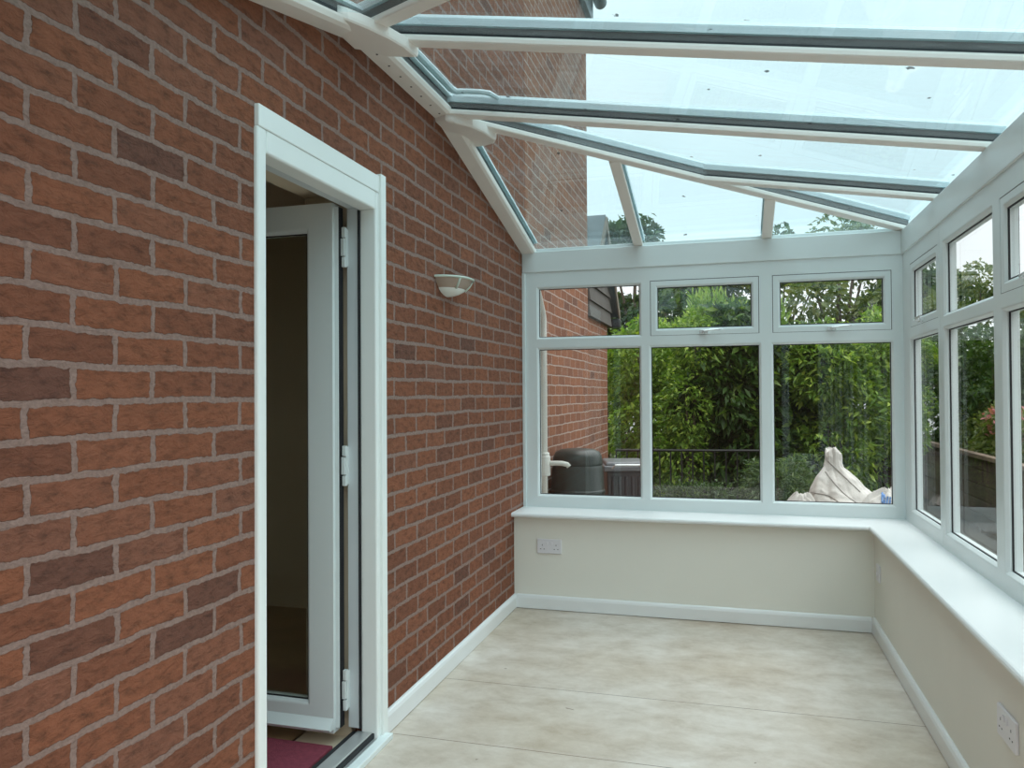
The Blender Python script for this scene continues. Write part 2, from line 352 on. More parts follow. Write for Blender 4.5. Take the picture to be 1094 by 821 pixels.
# ------------------------------------------------------------------ window frames
def win_grid(mb, W, a0, a1, b0, b1, ops, depth=.058, front=0.0, ch=.014, chd=.013, straight=()):
    """frame plate with openings; W(a,b,d) -> world; d grows outward"""
    A = sorted({a0, a1} | {o[0] for o in ops} | {o[1] for o in ops}); B = sorted({b0, b1} | {o[2] for o in ops} | {o[3] for o in ops})
    def hole(a, b): return any(o[0]-1e-6 < a < o[1]+1e-6 and o[2]-1e-6 < b < o[3]+1e-6 for o in ops)
    for i in range(len(A)-1):
        for j in range(len(B)-1):
            if hole((A[i]+A[i+1])/2, (B[j]+B[j+1])/2): continue
            for d in (front, depth):
                mb.add([W(A[i],B[j],d), W(A[i+1],B[j],d), W(A[i+1],B[j+1],d), W(A[i],B[j+1],d)], [(0,1,2,3)])
    mb.add([W(a,b,d) for d in (front, depth) for a, b in ((a0,b0),(a1,b0),(a1,b1),(a0,b1))], [(0,1,5,4),(1,2,6,5),(2,3,7,6),(3,0,4,7)])
    for k, (p, q, s, t) in enumerate(ops):
        c = 0 if k in straight else ch
        def ring(i, d): return [W(p+i, s+i, d), W(q-i, s+i, d), W(q-i, t-i, d), W(p+i, t-i, d)]
        rs = [ring(0, front), ring(c*.35, front+chd*.15), ring(c, front+chd), ring(c, depth-.004), ring(0, depth)] if c else [ring(0, front), ring(0, depth)]
        for r0, r1 in zip(rs, rs[1:]):
            mb.add(r0 + r1, [(0,1,5,4),(1,2,6,5),(2,3,7,6),(3,0,4,7)])
def pane_box(W, p, q, s, t, d0, d1):
    return MB().add([W(a,b,d) for d in (d0, d1) for a, b in ((p,s),(q,s),(q,t),(p,t))],
                    [(0,3,2,1),(4,5,6,7),(0,1,5,4),(1,2,6,5),(2,3,7,6),(3,0,4,7)])
def seal_ring(mb, W, p, q, s, t, d0, d1, wd=.004):
    win_grid(mb, W, p, q, s, t, [(p+wd, q-wd, s+wd, t-wd)], depth=d1, front=d0, ch=0, straight=(0,))
def window(name, W, a0, a1, b0, b1, ops, sashes, label, hdir=1):
    """ops: list of openings; sashes: indices holding an opening light"""
    root = empty(name, W((a0+a1)/2, b0, .035), label, 'window', kind='structure')
    f = MB(); win_grid(f, W, a0, a1, b0, b1, ops, straight=sashes)
    f.build('frame', M['upvc'], root)
    for k, (p, q, s, t) in enumerate(ops):
        if k not in sashes:
            c = .014
            sm = MB(); seal_ring(sm, W, p+c-.001, q-c+.001, s+c-.001, t-c+.001, .020, .026, .005); sm.build('gasket', M['seal'], root)
            pane_box(W, p+c-.004, q-c+.004, s+c-.004, t-c+.004, .026, .046).build('glass_pane', M['glass_wall'], root)
        else:
            sb = MB(); seal_ring(sb, W, p-.001, q+.001, s-.001, t+.001, .0012, .060, .0055); sb.build('rebate_seal', M['seal'], root)
            g = .0036
            sf = MB(); win_grid(sf, W, p+g, q-g, s+.002, t-g, [(p+.030, q-.030, s+.030, t-.030)], depth=.050, front=.0005)
            so = sf.build('sash', M['upvc'], root)
            c = .030+.014
            sm = MB(); seal_ring(sm, W, p+c-.001, q-c+.001, s+c-.001, t-c+.001, .012, .018, .005); sm.build('gasket', M['seal'], so)
            pane_box(W, p+c-.004, q-c+.004, s+c-.004, t-c+.004, .022, .044).build('glass_pane', M['glass_wall'], so)
            # cockspur handle on the bottom rail
            m = (p+q)/2; hb = s + .016
            h = MB()
            h.add([W(m+dx*hdir, hb+dz, d) for d in (-.006, -.020) for dx, dz in ((-.024,-.011),(.024,-.011),(.024,.011),(-.024,.011))],
                  [(0,3,2,1),(4,5,6,7),(0,1,5,4),(1,2,6,5),(2,3,7,6),(3,0,4,7)])
            h.tube([W(m, hb, -.018), W(m+.004*hdir, hb+.004, -.034), W(m+.03*hdir, hb+.007, -.036), W(m+.09*hdir, hb+.012, -.034), W(m+.105*hdir, hb+.013, -.032)], [.010,.010,.009,.007,.004], 8, .7)
            h.build('handle', M['chrome'], so, smooth=False, bevel=.002)
    return root
WE = lambda a, b, d: (a, DF + d, b)
WR = lambda a, b, d: (WF + d, a, b)
XO = [(.092,.755), (.797,1.453), (1.505,2.164)]
ZO = [(.645,1.590), (1.637,1.980)]
ops = [(x0,x1,ZO[0][0],ZO[0][1]) for x0,x1 in XO] + [(XO[0][0],XO[0][1],1.640,1.975)] + [(x0,x1,1.645,1.982) for x0,x1 in ((.808,1.442),(1.516,2.154))]
window('window_1', WE, 0.0, WF, ZS, ZB, ops, (4,5), 'three panel end window with two small top openers facing the garden')
def side(name, a0, a1, cols, sash_cols, label):
    ops = [(p,q,ZO[0][0],ZO[0][1]) for p,q in cols]; sh = []
    for i, (p,q) in enumerate(cols):
        if i in sash_cols: sh.append(len(ops)); ops.append((p,min(q,4.60),1.640,1.982))
        else: ops.append((p,q,1.634,1.980))
    window(name, WR, a0, a1, ZS, ZB, ops, tuple(sh), label, -1)
side('window_2', 3.981, DF, [(4.015,4.640)], (0,), 'side window panel with a small top opener next to the far corner')
side('window_3', 2.432, 3.978, [(2.500,3.132),(3.213,3.925)], (0,), 'side window pair with a fixed top light and an opener at the right edge')
side('window_4', Y0, 2.429, [(1.07,1.70),(1.77,2.36)], (), 'side window pair nearest the open end')
# corner post strip and add-on trim on the brick wall
o = MB().box(-.0, .020, DF-.012, DF+.07, ZS, ZB).build('trim_4', M['upvc'], bevel=.002); tag(o, 'narrow white trim strip between end window and brick wall', 'trim', kind='structure')

# near end: open doorway that the picture is taken from
e = empty('door_2', (1.0, Y0, 0), 'white frame of the open garden doorway at the near end', 'door', kind='structure')
f = MB(); f.box(0, .07, Y0-.07, Y0, 0, ZB); f.box(.07, 1.78, Y0-.07, Y0, 2.0, ZB); f.box(1.78, 1.85, Y0-.07, Y0, 0, ZB); f.box(2.14, WF, Y0-.07, Y0, ZS, ZB); f.box(1.85, 2.14, Y0-.07, Y0, ZS, ZS+.07); f.box(1.85, 2.14, Y0-.07, Y0, 2.0, ZB)
f.build('frame', M['upvc'], e, bevel=.003)
MB().box(1.85, 2.14, Y0-.048, Y0-.026, ZS+.07, 2.0).build('glass_pane', M['glass_wall'], e)
o = MB().box(1.78, WF+.10, Y0-.2, Y0-.10, GZ, ZS-.03).build('wall_near', M['paint']); tag(o, 'short low wall beside the open doorway at the near end', 'wall', kind='structure')

# ------------------------------------------------------------------ roof
roof = empty('ceiling', (1.1, 2.9, ZT), 'white glazing bar and tinted glass roof with hipped ends', 'glass roof', kind='structure')
b = MB(); b.box(0, WF-.006, DF-.008, DF+.10, ZB, ZT); b.box(.0, WF, DF+.02, DF+.11, ZT, ZT+.022); b.build('eaves_beam', M['upvc'], roof, bevel=.004)
b = MB(); b.box(WF-.008, WF+.10, Y0-.07, DF+.10, ZB, ZT); b.box(WF+.02, WF+.11, Y0-.07, DF+.1, ZT, ZT+.022); b.build('eaves_beam', M['upvc'], roof, bevel=.004)
b = MB(); b.box(0, WF, Y0-.10, Y0+.008, ZB, ZT); b.box(0, WF, Y0-.11, Y0-.02, ZT, ZT+.022); b.build('eaves_beam', M['upvc'], roof, bevel=.004)

zm = lambda x: ZT + SM*(WF - x)
zf = lambda y: ZT + SE*(DF - y)
zn = lambda y: ZT + SE*(y - Y0)
def section(mb, P, Q, prof):
    P, Q = Vector(P), Vector(Q); d = (Q-P); h = Vector((d.y, -d.x, 0)).normalized()
    up = Vector((0,0,1))
    mb.prism([P + h*a + up*b_ for a, b_ in prof], [Q + h*a + up*b_ for a, b_ in prof])
def bar(name, P, Q, w2=.030):
    t = MB(); section(t, P, Q, [(-w2+.004,0),(w2-.004,0),(w2,.004),(w2,.016),(w2-.008,.026),(-w2+.008,.026),(-w2,.016),(-w2,.004)])
    o = t.build(name, M['upvc_roof'], roof)
    c = MB(); section(c, P, Q, [(-w2+.010,.026),(w2-.010,.026),(w2-.010,.058),(-w2+.010,.058)]); c.build('gasket', M['bar_core'], o)
    k = MB(); section(k, P, Q, [(-w2-.004,.056),(w2+.004,.056),(w2+.004,.082),(w2-.010,.098),(-w2+.010,.098),(-w2-.004,.082)]); k.build('top_cap', M['cap'], o)
    return o
XE = WF + .06
for y in (YR1, 3.278): bar('rafter', (.05, y, zm(.05)), (XE, y, zm(XE)))
hx = lambda y: WF - (SE/SM)*(DF - y)       # hip line in plan, far end
hn = lambda y: WF - (SE/SM)*(y - Y0)
bar('rafter', (hx(4.065)+.01, 4.065, zm(hx(4.065)+.01)), (XE, 4.065, zm(XE)), .027)
bar('rafter', (hn(1.74)+.01, 1.74, zm(hn(1.74)+.01)), (XE, 1.74, zm(XE)), .027)
bar('hip_rafter', (.02, 3.298+.02*SM/SE, zm(.02)), (WF+.02, DF+.013, zm(WF+.02)))
bar('hip_rafter', (.02, 2.484-.02*SM/SE, zm(.02)), (WF+.02, Y0-.013, zm(WF+.02)))
for x in (.739, 1.489):
    yt = DF - (SM/SE)*(WF - x)
    bar('jack_rafter', (x, yt+.02, zf(yt+.02)), (x, DF+.06, zf(DF+.06)), .0285)
    bar('jack_rafter', (x, Y0+DF-yt-.02, zf(yt+.02)), (x, Y0-.06, zf(DF+.06)), .0285)
# wall plate: level along the ridge, falling to both ends
def plate(P, Q, name='wall_plate'):
    P, Q = Vector(P), Vector(Q); up = Vector((0,0,1)); X = Vector((1,0,0))
    prof = [(0,-.012),(.070,-.012),(.084,-.004),(.088,.012),(.088,.020),(0,.020)]
    t = MB(); t.prism([P+X*a+up*b_ for a,b_ in prof], [Q+X*a+up*b_ for a,b_ in prof]); o = t.build(name, M['upvc_roof'], roof)
    c = MB(); pr = [(0,.020),(.074,.020),(.074,.062),(0,.062)]; c.prism([P+X*a+up*b_ for a,b_ in pr], [Q+X*a+up*b_ for a,b_ in pr]); c.build('gasket', M['bar_core'], o)
    c = MB(); pr = [(0,.062),(.096,.062),(.096,.074),(.02,.10),(0,.10)]; c.prism([P+X*a+up*b_ for a,b_ in pr], [Q+X*a+up*b_ for a,b_ in pr]); c.build('flashing', M['lead'], o)
plate((0,2.484,ZR), (0,3.298,ZR)); plate((0,3.298,ZR), (0,DF+.02,zf(DF+.02))); plate((0,2.484,ZR), (0,Y0-.02,zn(Y0-.02)))
for k in range(7):
    y = 2.60 + k*.105
    MB().lathe([(.0045,ZR-.014),(.004,ZR-.0155),(.001,ZR-.016)], .042, y, 8).build('screw', M['bar_core'], roof)
# rounded covers where the hips meet the wall
def boss(pts, z0, hgt=.040):
    pts = [Vector((x,y,0)) for x,y in pts]
    c = sum(pts, Vector())/len(pts)
    def ring(s, z): return [Vector((max(0,c.x+(p.x-c.x)*s), c.y+(p.y-c.y)*s, z - SM*(c.x+(p.x-c.x)*s))) for p in pts]
    MB().loft([ring(.93, z0), ring(.985, z0+.006), ring(1, z0+.016), ring(1, z0+hgt)]).build('ridge_cover', M['upvc_roof'], roof)
boss([(0,2.20),(.05,2.225),(.10,2.265),(.145,2.325),(.185,2.395),(.215,2.47),(.225,2.555),(.10,2.56),(.07,2.52),(0,2.50)], ZR-.034)
boss([(0,3.66),(.06,3.645),(.14,3.60),(.20,3.55),(.228,3.49),(.205,3.385),(.17,3.315),(.10,3.26),(.06,3.255),(0,3.285)], ZR-.034)
# glass
def gpane(poly, zfun, lift=.030, th=.024):
    b_ = [Vector((x, y, zfun(x,y)+lift)) for x,y in poly]
    MB().prism(b_, [p+Vector((0,0,th)) for p in b_]).build('glass_pane', M['glass_roof'], roof)
G = .016
fm = lambda x,y: zm(x); ff = lambda x,y: zf(y); fn = lambda x,y: zn(y)
XG = WF+.10
gpane([(.07,YR1+G),(XG,YR1+G),(XG,3.278-G),(.07,3.278-G)], fm)
s = SM/SE
gpane([(.05,3.278+G),(XG,3.278+G),(XG,4.065-G),(hx(4.065)+.03,4.065-G),(.07,3.298+.045*s)], fm)
gpane([(hx(4.065)+.06,4.065+G),(XG,4.065+G),(XG,DF+.03)], fm)
gpane([(.05,YR1-G),(XG,YR1-G),(XG,1.74+G),(hn(1.74)+.03,1.74+G),(.07,2.484-.045*s)], fm)
gpane([(hn(1.74)+.06,1.74-G),(XG,1.74-G),(XG,Y0-.03)], fm)
hy = lambda x: DF - s*(WF-x) + .022
YG = DF+.10
gpane([(.05,hy(.05)),(.739-G,hy(.739-G)),(.739-G,YG),(.05,YG)], ff)
gpane([(.739+G,hy(.739+G)),(1.489-G,hy(1.489-G)),(1.489-G,YG),(.739+G,YG)], ff)
gpane([(1.489+G,hy(1.489+G)),(WF-.02,hy(WF-.02)),(WF-.02,YG),(1.489+G,YG)], ff)
mir = lambda P: [(x, Y0+DF-y) for x,y in P]
gpane(mir([(.05,hy(.05)),(.739-G,hy(.739-G)),(.739-G,YG),(.05,YG)]), fn)
gpane(mir([(.739+G,hy(.739+G)),(1.489-G,hy(1.489-G)),(1.489-G,YG),(.739+G,YG)]), fn)
gpane(mir([(1.489+G,hy(1.489+G)),(WF-.02,hy(WF-.02)),(WF-.02,YG),(1.489+G,YG)]), fn)
# pale flashing tail lapping over the far ridge bar
MB().tube([(.128,2.56,ZR+.045),(.134,2.72,ZR+.045),(.138,2.95,ZR+.045),(.138,3.12,ZR+.045),(.150,3.155,ZR+.045),(.20,3.160,ZR+.042),(.255,3.162,ZR+.034),(.29,3.175,ZR+.03),(.315,3.235,ZR+.026)], [.016,.017,.017,.017,.016,.014,.014,.014,.010], 8, .8).build('flashing', M['lead'], roof)

# gutter outside the end
o = MB(); pr = [(DF+.11+.06+.06*math.cos(a), 2.14+.06*math.sin(a)) for a in [PI+PI*i/10 for i in range(11)]]
o.prism([(-.0+.01, y, z) for y,z in pr], [(WF+.12, y, z) for y,z in pr])
o = o.build('rain_gutter', M['pipe']); tag(o, 'white rain gutter along the eaves outside the end window', 'gutter')
# downpipe with swan neck and diverter
dp = empty('downpipe', (.038,5.17,GZ), 'white plastic downpipe with swan neck against the outside brick wall', 'downpipe')
MB().tube([(.045,DF+.17,2.08),(.045,DF+.175,1.99),(.042,5.02,1.94),(.038,5.13,1.85),(.038,5.16,1.80),(.038,5.16,1.74),(.038,5.16,GZ)], .031, 14).build('pipe', M['pipe'], dp, smooth=True)
b = MB(); b.lathe([(.030,.735),(.042,.74),(.042,.865),(.036,.875),(.036,.89),(.030,.895)], .046, 5.16, 20); b.build('diverter', M['pipe'], dp)
MB().tube([(.06,5.16,.82),(.11,5.16,.823),(.17,5.16,.823),(.205,5.16,.815),(.217,5.16,.80)], .017, 12).build('spout', M['pipe'], dp, smooth=True)

# ------------------------------------------------------------------ back door from the house
d = empty('door_1', (0,(DY0+DY1)/2,0), 'white back door into the house standing open inwards in its frame', 'door', kind='structure')
fy0, fy1, ft = 1.941, 2.646, 2.03
f = MB()
f.box(-.055, .012, DY0-.008, fy0, 0, 2.06); f.box(-.055, .012, fy1, DY1+.004, 0, 2.06); f.box(-.055, .012, fy0, fy1, 1.990, 2.06)
f.build('frame', M['upvc_door'], d, bevel=.007, seg=3)
f = MB(); f.box(-.07, .015, DY0-.006, DY1-.028, 2.058, 2.122); f.build('head_trim', M['upvc_door'], d, bevel=.003)
f = MB(); f.box(-.004, .024, DY1-.030, DY1+.012, .0, 2.13); f.build('edge_trim', M['upvc_door'], d, bevel=.003)
f = MB(); f.box(-.105, -.055, fy1-.006, DY1, 0.05, 2.0); f.box(-.105,-.055, DY0, fy0-.02, .05, 2.0); f.box(-.105,-.055, DY0, DY1, 2.0, 2.06); f.build('rebate', M['cap'], d, bevel=.002)
f = MB(); f.box(-.059, -.054, fy1-.010, fy1+.01, .05, 1.99); f.build('gasket', M['seal'], d)
th = empty_th = MB(); th.box(-.105, .045, fy0-.04, fy1+.04, .0, .018); th.box(-.07, -.01, fy0, fy1, .018, .040); th = th.build('threshold', M['alu'], d, bevel=.004)
MB().box(-.012, -.002, fy0, fy1, .018, .036).build('gasket', M['seal'], th)
MB().box(-.092, -.072, fy0, fy1, .018, .034).build('gasket', M['seal'], th)
MB().box(.012, .050, fy0-.02, DY1+.0, .0, .022).build('edge_strip', M['upvc'], th, bevel=.003)
# leaf, hinged on the far jamb, at a right angle to the wall
LY = 2.585
WL = lambda a, b, dd: (-a, LY + dd, b)      # a: distance into the house
lf = MB(); win_grid(lf, WL, .136, .80, .045, 2.012, [(.235,.690,.140,1.920)], depth=.058, front=0, ch=.014, chd=.014)
leaf = lf.build('door_leaf', M['upvc'], d)
lf = MB(); lf.box(-.137, -.121, LY+.016, LY+.05, .06, 2.0); lf.build('hinge_edge', M['upvc'], leaf, bevel=.002)
lf = MB(); lf.box(-.121, -.1185, LY+.020, LY+.05, .06, 2.0); lf.build('gasket', M['seal'], leaf)
sm = MB(); seal_ring(sm, WL, .247, .678, .152, 1.908, .016, .022, .006); sm.build('gasket', M['seal'], leaf)
pane_box(WL, .245, .680, .150, 1.910, .020, .044).build('glass_pane', M['glass_door'], leaf)
wb = MB(); wb.prism([(-.135,LY-y,z) for y,z in ((0,.062),(.030,.062),(.034,.070),(.0,.100))], [(-.79,LY-y,z) for y,z in ((0,.062),(.030,.062),(.034,.070),(.0,.100))]); wb.build('weather_bar', M['upvc'], leaf)
for z in (.195, 1.03, 1.85):
    h = MB()
    for z0, z1, x0, x1 in ((z-.075,z-.037,-.115,-.100),(z-.033,z+.033,-.1185,-.104),(z+.037,z+.075,-.115,-.100)):
        h.box(x0, x1, 2.615, 2.632, z0, z1)
    h.box(-.104, -.099, 2.622, 2.642, z-.07, z+.07)
    h.build('hinge', M['upvc'], d, bevel=.002)

# room behind the door
o = MB().box(-3.4, -.30, .2, 5.0, -.06, 0.0).build('floor_hall', M['hall_floor']); tag(o, 'brown floor of the dim room seen through the open door', 'floor', kind='structure')
o = MB().box(-3.4, -.30, .2, 5.0, 2.32, 2.40).build('ceiling_hall', M['hall_ceiling']); tag(o, 'dim ceiling of the room seen through the open door', 'ceiling', kind='structure')
hw = MB(); hw.box(-3.4,-.32,4.2,4.3,0,2.32); hw.box(-3.4,-.32,.2,.3,0,2.32); hw.box(-3.4,-3.3,.2,1.2,0,2.32); hw.box(-3.4,-3.3,2.9,4.3,0,2.32); hw.box(-3.4,-3.3,1.2,2.9,0,.9); hw.box(-3.4,-3.3,1.2,2.9,2.1,2.32); hw.box(-.32,-.302,DY1+.02,4.3,0,2.32); hw.box(-.32,-.302,.2,DY0-.02,0,2.32)
o = hw.build('wall_hall', M['hall']); tag(o, 'beige walls of the dim room seen through the open door', 'wall', kind='structure')
window('window_added', lambda a,b,dd: (-3.33-dd, a, b), 1.2, 2.9, .9, 2.1, [(1.26,2.02,.96,2.04),(2.08,2.84,.96,2.04)], (), 'added unseen window lighting the dim room behind the door')  # unseen window added to let sky light into the hall
rv = MB(); rv.box(-.30,-.108,DY1-.03,DY1,0,2.06); rv.box(-.30,-.108,DY0,DY0+.012,0,2.06); rv.box(-.30,-.108,DY0,DY1,2.06,2.115); rv.box(-.31,-.1,DY0,DY1,-.02,.0)
o = rv.build('trim_5', M['hall']); tag(o, 'plastered reveal around the open back door', 'door reveal', kind='structure')
o = MB().box(-1.25,-.125,1.98,2.56,.001,.014).build('doormat', M['carpet'], bevel=.004); tag(o, 'burgundy carpet mat on the floor under the open door', 'mat')

# ------------------------------------------------------------------ small fittings in the room
wl = empty('wall_light', (0,3.42,1.75), 'half bowl wall light with pale rim on the brick wall', 'wall light')
def half_bowl(prof, name, mat, cy=3.42, sy=1.22, closed=None):
    b_ = MB(); b_.lathe(prof, 0.0, cy, 28, -PI/2, PI/2, 1, sy); return b_.build(name, mat, wl, smooth=True)
half_bowl([(.118,1.8292),(.110,1.8115),(.092,1.7925),(.082,1.7843),(.078,1.7857),(.088,1.7952),(.104,1.8129),(.112,1.8292)], 'shade', M['lamp_shell'])
half_bowl([(.122,1.8265),(.128,1.8292),(.129,1.8346),(.122,1.8374),(.112,1.8346),(.110,1.8292),(.116,1.8265)], 'rim', M['lamp_rim'])
half_bowl([(.086,1.7884),(.080,1.7789),(.060,1.7673),(.035,1.7585),(.012,1.7544),(.0,1.7537)], 'lower_diffuser', M['lamp_glass'])
for a in (-.62, .62):
    c_, s_ = math.cos(a), math.sin(a)*1.22
    MB().tube([(.120*c_,3.42+.120*s_,1.8292),(.106*c_,3.42+.106*s_,1.8061),(.086*c_,3.42+.086*s_,1.7843)], .006, 8).build('rib', M['lamp_rim'], wl, smooth=True)
MB().box(0,.02,3.36,3.48,1.7707,1.8251).build('back_plate', M['lamp_rim'], wl, bevel=.003)

def socket(W, label, twin=True):
    o = empty('wall_socket', W(0,0,0), label, 'socket')
    hw_ = .075 if twin else .043; hh = .043
    def bx(a0,a1,b0,b1,d0,d1): 
        return MB().add([W(a,b,dd) for dd in (d0,d1) for a,b in ((a0,b0),(a1,b0),(a1,b1),(a0,b1))], [(0,3,2,1),(4,5,6,7),(0,1,5,4),(1,2,6,5),(2,3,7,6),(3,0,4,7)])
    bx(-hw_,hw_,-hh,hh,0,.010).build('face_plate', M['plate'], o, bevel=.003)
    if twin:
        for c in (-.042,.042):
            bx(c*.33-.006,c*.33+.006,.012,.028,.010,.014).build('switch', M['plate'], o, bevel=.001)
            h = MB()
            for a0,a1,b0,b1 in ((c-.002,c+.002,.004,.012),(c-.014,c-.007,-.018,-.014),(c+.007,c+.014,-.018,-.014)):
                q = bx(a0,a1,b0,b1,.009,.0105); h.add(q.v, q.f)
            h.build('pin_holes', M['dark_hole'], o)
    else:
        bx(-.006,.006,-.011,.011,.010,.016).build('switch', M['plate'], o, bevel=.001)
    return o
socket(lambda a,b_,dd: (.221+a, DW-dd, .379+b_), 'white double socket on the cream end wall near the brick corner')
socket(lambda a,b_,dd: (WD-dd, 2.425-a, .372+b_), 'white double socket on the right wall in the lower right')
sw = socket(lambda a,b_,dd: (WD-dd, 4.405-a, .353+b_), 'small white plate on the right wall near the far corner', False)
sw.name = 'wall_plate_switch'; sw['category'] = 'switch'

# ------------------------------------------------------------------ garden
o = MB().box(-14,16,-8,30,GZ-.1,GZ).build('ground', M['soil']); tag(o, 'dark garden ground outside under the bushes', 'ground', kind='structure')
o = MB().box(0,WF+1.6,-3,6.1,GZ,GZ+.02).build('patio', M['paving']); tag(o, 'grey paving around the outside of the conservatory', 'paving', kind='structure')

o = MB().box(-9,9,-5.6,-5.45,GZ,2.4).build('wall_reflection_screen', M['timber']); tag(o, 'added unseen timber screen that darkens reflections in the end glass', 'reflection screen', kind='structure')  # unseen boundary added behind the camera to darken window reflections
# garage beyond the house
ga = empty('garage', (-1.5,7.7,GZ), 'low brick outbuilding with dark boarded gable beyond the house corner', 'building')
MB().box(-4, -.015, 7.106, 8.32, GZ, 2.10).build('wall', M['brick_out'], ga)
def rake(y): return 3.02 - 1.0*abs(y-7.72)
cl = MB()
for k in range(7):
    z0 = 2.02 + k*.15; z1 = min(z0+.165, 3.0)
    hi = lambda z: min(8.40, 7.72 + (3.0-z) - .03)
    lo = lambda z: max(7.105, 7.72 - (3.0-z) + .03)
    if hi(z1) - lo(z1) < .05: break
    cl.prism([(.026,lo(z0),z0),(.026,hi(z0),z0),(.006,hi(z1),z1),(.006,lo(z1),z1)], [(-.02,lo(z0),z0),(-.02,hi(z0),z0),(-.02,hi(z1),z1),(-.02,lo(z1),z1)])
cl.build('weatherboarding', M['weatherboard'], ga)
ys = (7.105, 7.72, 8.60)
for nm, mat, x0, x1, lo_, hi_ in (('roof','roof_tile',.075,-4,0,.07),('bargeboard','barge',.090,.075,-.07,.05)):
    m_ = MB()
    for ya, yb in ((ys[0],ys[1]),(ys[1],ys[2])):
        q = [(ya,rake(ya)+lo_),(yb,rake(yb)+lo_),(yb,rake(yb)+hi_),(ya,rake(ya)+hi_)]
        m_.prism([(x0,a,b) for a,b in q], [(x1,a,b) for a,b in q])
    m_.build(nm, M[mat], ga)
gt = MB(); gt.box(-4,.10,8.52,8.64,2.02,2.12); gt.build('gutter', M['gutter'], ga, bevel=.02)

# water butt
wt = empty('water_butt', (.205,5.52,GZ), 'dark plastic water butt with domed lid beside the white downpipe', 'water butt')
MB().lathe([(.14,GZ+.02),(.165,GZ+.05),(.185,.20),(.193,.50),(.192,.58),(.198,.585),(.198,.605),(.191,.61),(.184,.76),(.176,.785)], .205,5.52,36).build('barrel', M['butt'], wt, smooth=True, bevel=.004)
MB().lathe([(.158,.78),(.178,.783),(.180,.80),(.174,.845),(.158,.876),(.12,.893),(.06,.90),(.02,.901)], .205,5.52,36).build('lid', M['butt'], wt, smooth=True)
# wheelie bin
wb = empty('wheelie_bin', (.37,6.72,GZ), 'dark grey wheelie bin with sloping lid behind the water butt', 'bin', rz=.25)
def rotbox(c, ang, x0,x1,y0,y1,z0,z1, tx=1):
    pts=[]
    for z, t in ((z0,tx),(z1,1)):
        for x,y in ((x0,y0),(x1,y0),(x1,y1),(x0,y1)):
            X, Y = x*t, y*t; pts.append((c[0]+X*math.cos(ang)-Y*math.sin(ang), c[1]+X*math.sin(ang)+Y*math.cos(ang), z))
    return pts
FX = [(0,3,2,1),(4,5,6,7),(0,1,5,4),(1,2,6,5),(2,3,7,6),(3,0,4,7)]
c = (.37,6.72); an=.25
m_ = MB(); m_.add(rotbox(c,an,-.16,.16,-.20,.20,GZ+.06,.64,.82),FX); 
for k in (-.11,-.055,0,.055,.11): m_.add(rotbox((c[0]+(.0)*1,c[1]),an,k-.012,k+.012,-.208,-.18,GZ+.2,.60,.93),FX)
m_.build('body', M['bin'], wb, bevel=.008)
m_ = MB(); m_.add(rotbox(c,an,-.195,.195,-.24,.23,.64,.69,.97),FX); m_.add(rotbox(c,an,-.165,.165,-.20,.20,.69,.72,1.06),FX); lid = m_.build('lid', M['bin_lid'], wb, bevel=.012)
m_ = MB(); P = lambda x,y,z: (c[0]+x*math.cos(an)-y*math.sin(an), c[1]+x*math.sin(an)+y*math.cos(an), z)
m_.tube([P(-.16,.24,.64),P(-.16,.29,.68),P(.16,.29,.68),P(.16,.24,.64)], .014, 8); m_.build('handle', M['bin_lid'], wb)
m_ = MB(); m_.tube([P(-.12,-.27,.67),P(-.1,-.29,.70),P(.1,-.29,.70),P(.12,-.27,.67)], .010, 8); m_.build('lid_handle', M['chrome'], lid)
for sx in (-.17,.17): 
    m_ = MB(); m_.tube([P(sx-.025,.20,GZ+.10),P(sx+.025,.20,GZ+.10)], .10, 18); m_.build('wheel', M['gutter'], wb)
# iron railing
ra = empty('railing', (.8,8.52,GZ), 'thin black iron railing with upright bars in front of the bushes', 'railing')
rl = MB(); A_, B_ = Vector((.06,8.42,0)), Vector((1.55,8.62,0))
rl.tube([A_+Vector((0,0,.68)),B_+Vector((0,0,.68))], .014, 8); rl.build('top_rail', M['iron'], ra)
rl = MB(); rl.tube([A_+Vector((0,0,-.08)),B_+Vector((0,0,-.08))], .014, 8); rl.build('bottom_rail', M['iron'], ra)
for k in range(14):
    p_ = A_.lerp(B_, k/13); m_ = MB(); m_.tube([p_+Vector((0,0,GZ)), p_+Vector((0,0,.68))], .008, 6); m_.build('bar', M['iron'], ra)
# low timber fence along the right boundary
fe = empty('timber_fence', (3.78,9.6,GZ), 'weathered low timber fence along the right garden edge', 'fence')
for k in range(5):
    z0 = GZ+.06+k*.155
    MB().box(3.76,3.785,5.4,13.6,z0,z0+.147).build('board', M['timber'], fe)
MB().box(3.73,3.82,5.4,13.6,.595,.635).build('top_rail', M['rail_t'], fe)
for y in (5.45,7.4,9.3,11.3,13.4): MB().box(3.79,3.88,y-.045,y+.045,GZ,.62).build('post', M['timber'], fe)

